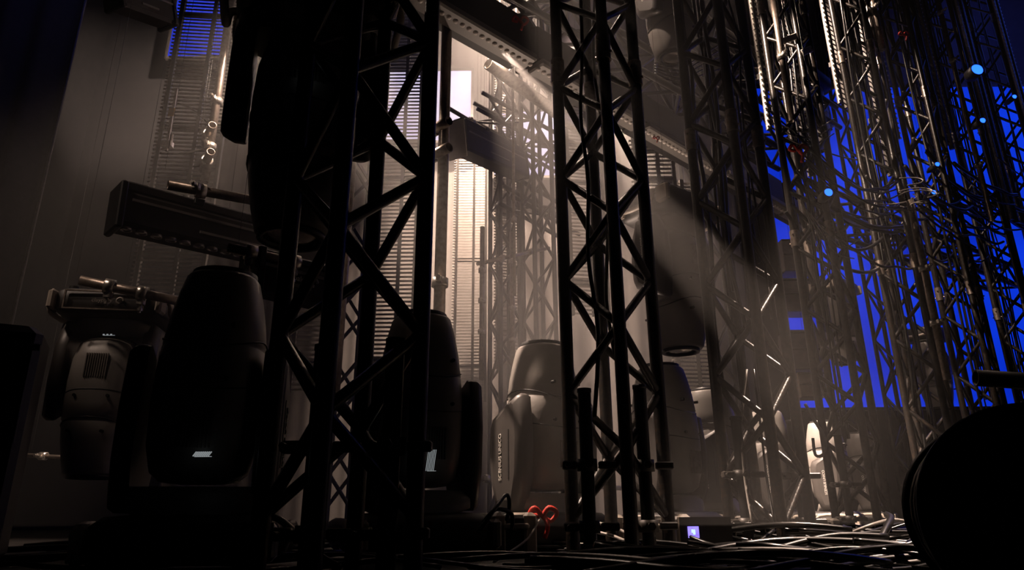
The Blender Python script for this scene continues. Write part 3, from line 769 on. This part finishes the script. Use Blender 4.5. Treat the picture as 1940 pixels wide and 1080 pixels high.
# arcs and loops near the floor
def pc(pp, r, lb, m='cable', name='cable', group=None):
    return cable([at(*q) for q in pp], r, lb, group, m, name)
pc([(1600, 1015, 3.2), (1650, 995, 3.2), (1690, 985, 3.3), (1725, 992, 3.3), (1740, 1010, 3.3)], .008, 'arched cable rising over the floor tangle near the drum', 'grey_cable')
pc([(1640, 1072, 2.4), (1665, 1030, 2.5), (1680, 1000, 2.6), (1688, 982, 2.7), (1680, 975, 2.8)], .013, 'thick striped cable curling upward near the drum')
pc([(1600, 1000, 3.2), (1570, 1035, 2.9), (1520, 1055, 2.7), (1450, 1062, 2.5), (1380, 1072, 2.3)], .014, 'thick black cable crossing the front of the floor tangle')
pc([(1022, 985, 2.7), (1000, 1020, 2.6), (960, 1050, 2.4), (935, 1065, 2.3)], .004, 'thin pale line running down from the red knot', 'grey_cable')
pc([(905, 1010, 2.3), (930, 975, 2.3), (958, 938, 2.4), (965, 955, 2.4), (960, 985, 2.45)], .007, 'black cable loop beside the cream power box')
pc([(915, 990, 2.35), (940, 965, 2.35), (970, 975, 2.4), (968, 1010, 2.4)], .007, 'second black cable loop beside the cream power box')
pc([(1128, 990, 2.75), (1160, 998, 2.7), (1195, 1015, 2.6), (1215, 1035, 2.5)], .006, 'grey cable fanning out behind the middle tower foot, upper', 'grey_cable')
pc([(1128, 1008, 2.7), (1160, 1015, 2.65), (1195, 1030, 2.55), (1220, 1040, 2.5)], .006, 'grey cable fanning out behind the middle tower foot, lower', 'grey_cable')
pc([(500, 975, 2.1), (530, 985, 2.0), (560, 1010, 1.9), (600, 1050, 1.7), (640, 1075, 1.6)], .010, 'thick black cable running to the camera from the dim red knot')
for k, (a, b_, c_) in enumerate(((1415, 1405, 1410), (1428, 1440, 1452))):
    pc([(a, 700, 3.2), (b_, 800, 3.15), (c_, 900, 3.1), (c_ + 15, 990, 3.0)], .005, ('bluish cable hanging down the third tower front', 'black cable hanging down beside the bluish one on the third tower')[k], 'grey_cable' if k == 0 else 'cable')
pc([(1525, 765, 3.6), (1545, 800, 3.6), (1562, 830, 3.6), (1560, 860, 3.6), (1545, 862, 3.6), (1540, 830, 3.6)], .008, 'black cable loop hanging off the third tower')
# hanging bundles along the towers
for i, tp in enumerate(TP):
    if i in (0,): continue
    nn = (0, 2, 6, 10, 12, 12, 10, 6)[i]; h = TW[i][2]
    for k in range(nn):
        a = random.random() * 6.28; r0 = .05 + .11 * random.random(); z1 = h - .1 - random.random() * .5; z0 = random.uniform(.4, 1.4)
        pts = [(tp.x + r0 * math.cos(a) + random.uniform(-.02, .02), tp.y + r0 * math.sin(a) + random.uniform(-.02, .02), z1 + (z0 - z1) * q / 9) for q in range(10)]
        cable(pts, random.choice((.006, .008, .011)), 'black cable running down inside %s' % ('the middle tower', 'the third tower', 'the fourth tower', 'the fifth tower', 'the sixth tower', 'the seventh tower', 'the rightmost tower')[i - 1], 'cables inside tower %d from the left' % (i + 1), name='tower_cable')
# sagging horizontals between the towers
for i in range(46):
    j = random.randint(3, 6); p = TP[j]; q = TP[min(j + 1, 7)]
    zc = random.gauss(.47 * p.y + .14, .22)
    pts = []; sag = random.uniform(.05, .35); dz = random.uniform(-.1, .1); ox = random.uniform(-.15, .15); oy = random.uniform(-.3, .1)
    for k in range(8):
        s = k / 7 * 1.2 - .1
        pts.append((p.x + (q.x - p.x) * s + ox, p.y + (q.y - p.y) * s + oy, zc + dz * s - sag * 4 * s * (1 - s) * .5 + random.uniform(-.014, .014)))
    g = i % 15 == 0
    cable(pts, random.choice((.007, .010, .014)), 'grey cable sagging between the right-hand towers' if g else 'black cable sagging between the right-hand towers', 'grey cables between right towers' if g else 'black cables between right towers', 'grey_cable' if g else 'cable', 'sagging_cable')
for i in range(8):
    c0 = at(random.uniform(1690, 1745), random.uniform(340, 400), 4.5 + random.random() * .4); r0 = random.uniform(.05, .16); a = random.random() * 6; til = random.uniform(-.5, .5)
    pts = [(c0.x + r0 * 1.3 * math.cos(a + k * .8), c0.y + r0 * math.sin(a + k * .8) * .5, c0.z + r0 * .6 * math.sin(a + k * .8 + til) - .004 * k) for k in range(random.randint(5, 8))]
    cable(pts, .0045, 'pale cable loop bunched on the fifth tower at mid height', 'pale cable loops on the fifth tower', 'grey_cable', 'cable_loop')
for k in range(4):
    pc([(1517, 375 + 3 * k, 4.2), (1540 + 8 * k, 440, 4.25), (1560 + 12 * k, 500 - 10 * k, 4.3), (1590 + 14 * k, 570 - 40 * k, 4.4)], .004, 'pale line fanning down to the right from the fourth tower', 'grey_cable', 'guy_line', 'pale lines fanning from the fourth tower')
for k in range(5):
    pc([(1240, 118 + 5 * k, 4.0), (1290, 125 + 8 * k, 4.0), (1330, 105 + 9 * k, 4.1), (1370, 80 + 12 * k, 4.2)], .005, 'black cable sagging from the top hanging moving head toward the third tower', 'cable', 'cable', 'cables off the top hanging moving head')
for k in range(3):
    pc([(1488, 240 + 10 * k, 4.4), (1520, 250 + 12 * k, 4.4), (1555, 240 + 14 * k, 4.5), (1580, 225 + 14 * k, 4.6)], .005, 'pale cable draped across the fourth tower near the red webbing', 'grey_cable', 'cable', 'pale cables near the red webbing')
pc([(337, 195, 4.5), (360, 205, 4.5), (385, 225, 4.4), (400, 240, 4.2)], .006, 'thin cable from the yellow tag to the pipe end', 'grey_cable')
pc([(325, 292, 4.5), (350, 290, 4.4), (385, 283, 4.1)], .006, 'thin lit cable below the yellow tag', 'grey_cable')

# ------------------------------------------------------------------ thin rigging wires up to the grid
bpy.context.view_layer.update()
def world_pts(root):
    st = [root]; P = []
    while st:
        o = st.pop(); st += list(o.children)
        if o.type == 'MESH': P += [o.matrix_world @ Vector(c_) for c_ in o.bound_box]
    return P
for o in [x for x in COL.objects if x.parent is None and x.get('category')]:
    nm_ = o.name.split('.')[0]
    if nm_ not in ('led_screen', 'cable_hanger', 'small_spotlight', 'slatted_led_panel', 'scaffold_pipe', 'equipment_case', 'moving_head_light', 'pixel_bar'): continue
    P = world_pts(o)
    if min(p.z for p in P) < .05: continue
    top = max(P, key=lambda p: p.z); cx = sum(p.x for p in P) / len(P); cy = sum(p.y for p in P) / len(P)
    z0 = top.z - (.05 if nm_ != 'scaffold_pipe' else 0)
    x_, y_ = (top.x, top.y) if nm_ in ('scaffold_pipe', 'cable_hanger') else (cx, cy)
    wv = MB().tube((x_, y_, z0), (x_, y_, 10.95), .001, n=5).build('rigging_wire', M['cable'])
    wv.parent = o; wv.matrix_parent_inverse = o.matrix_world.inverted()

# ------------------------------------------------------------------ haze
b = MB(); b.box((0, 0, 0), (13.5, 6.9, 7.6))
hz = b.build('haze', M['cloth'], None, (2.2, 5.75, 3.9))
tag(hz, 'thin theatrical haze filling the stage behind the front towers', 'haze', kind='stuff')
hm = bpy.data.materials.new('haze'); hm.use_nodes = True; nt = hm.node_tree; nt.nodes.clear()
out = nt.nodes.new('ShaderNodeOutputMaterial'); vs = nt.nodes.new('ShaderNodeVolumePrincipled')
vs.inputs['Color'].default_value = (1, .97, .94, 1); vs.inputs['Anisotropy'].default_value = 0.25
tc = nt.nodes.new('ShaderNodeTexCoord'); n = nt.nodes.new('ShaderNodeTexNoise'); n.inputs['Scale'].default_value = 0.8; n.inputs['Detail'].default_value = 3
mr = nt.nodes.new('ShaderNodeMapRange'); mr.inputs[1].default_value = .35; mr.inputs[2].default_value = .68; mr.inputs[3].default_value = .035; mr.inputs[4].default_value = .13
sp = nt.nodes.new('ShaderNodeSeparateXYZ'); fx = nt.nodes.new('ShaderNodeMapRange'); fx.interpolation_type = 'SMOOTHSTEP'
fx.inputs[1].default_value = -1.3; fx.inputs[2].default_value = -.5; fx.inputs[3].default_value = 1.0; fx.inputs[4].default_value = 0.002
fl_ = nt.nodes.new('ShaderNodeMapRange'); fl_.interpolation_type = 'SMOOTHSTEP'; fl_.inputs[1].default_value = -5.0; fl_.inputs[2].default_value = -2.9; fl_.inputs[3].default_value = 0.12; fl_.inputs[4].default_value = 1.0
m2 = nt.nodes.new('ShaderNodeMath'); m2.operation = 'MULTIPLY'
mu = nt.nodes.new('ShaderNodeMath'); mu.operation = 'MULTIPLY'
nt.links.new(tc.outputs['Object'], n.inputs['Vector']); nt.links.new(n.outputs['Fac'], mr.inputs[0])
nt.links.new(tc.outputs['Object'], sp.inputs[0]); nt.links.new(sp.outputs['X'], fx.inputs[0])
nt.links.new(sp.outputs['X'], fl_.inputs[0])
nt.links.new(mr.outputs[0], mu.inputs[0]); nt.links.new(fx.outputs[0], mu.inputs[1]); nt.links.new(mu.outputs[0], m2.inputs[0]); nt.links.new(fl_.outputs[0], m2.inputs[1]); nt.links.new(m2.outputs[0], vs.inputs['Density'])
nt.links.new(vs.outputs[0], out.inputs['Volume'])
hz.data.materials.clear(); hz.data.materials.append(hm)
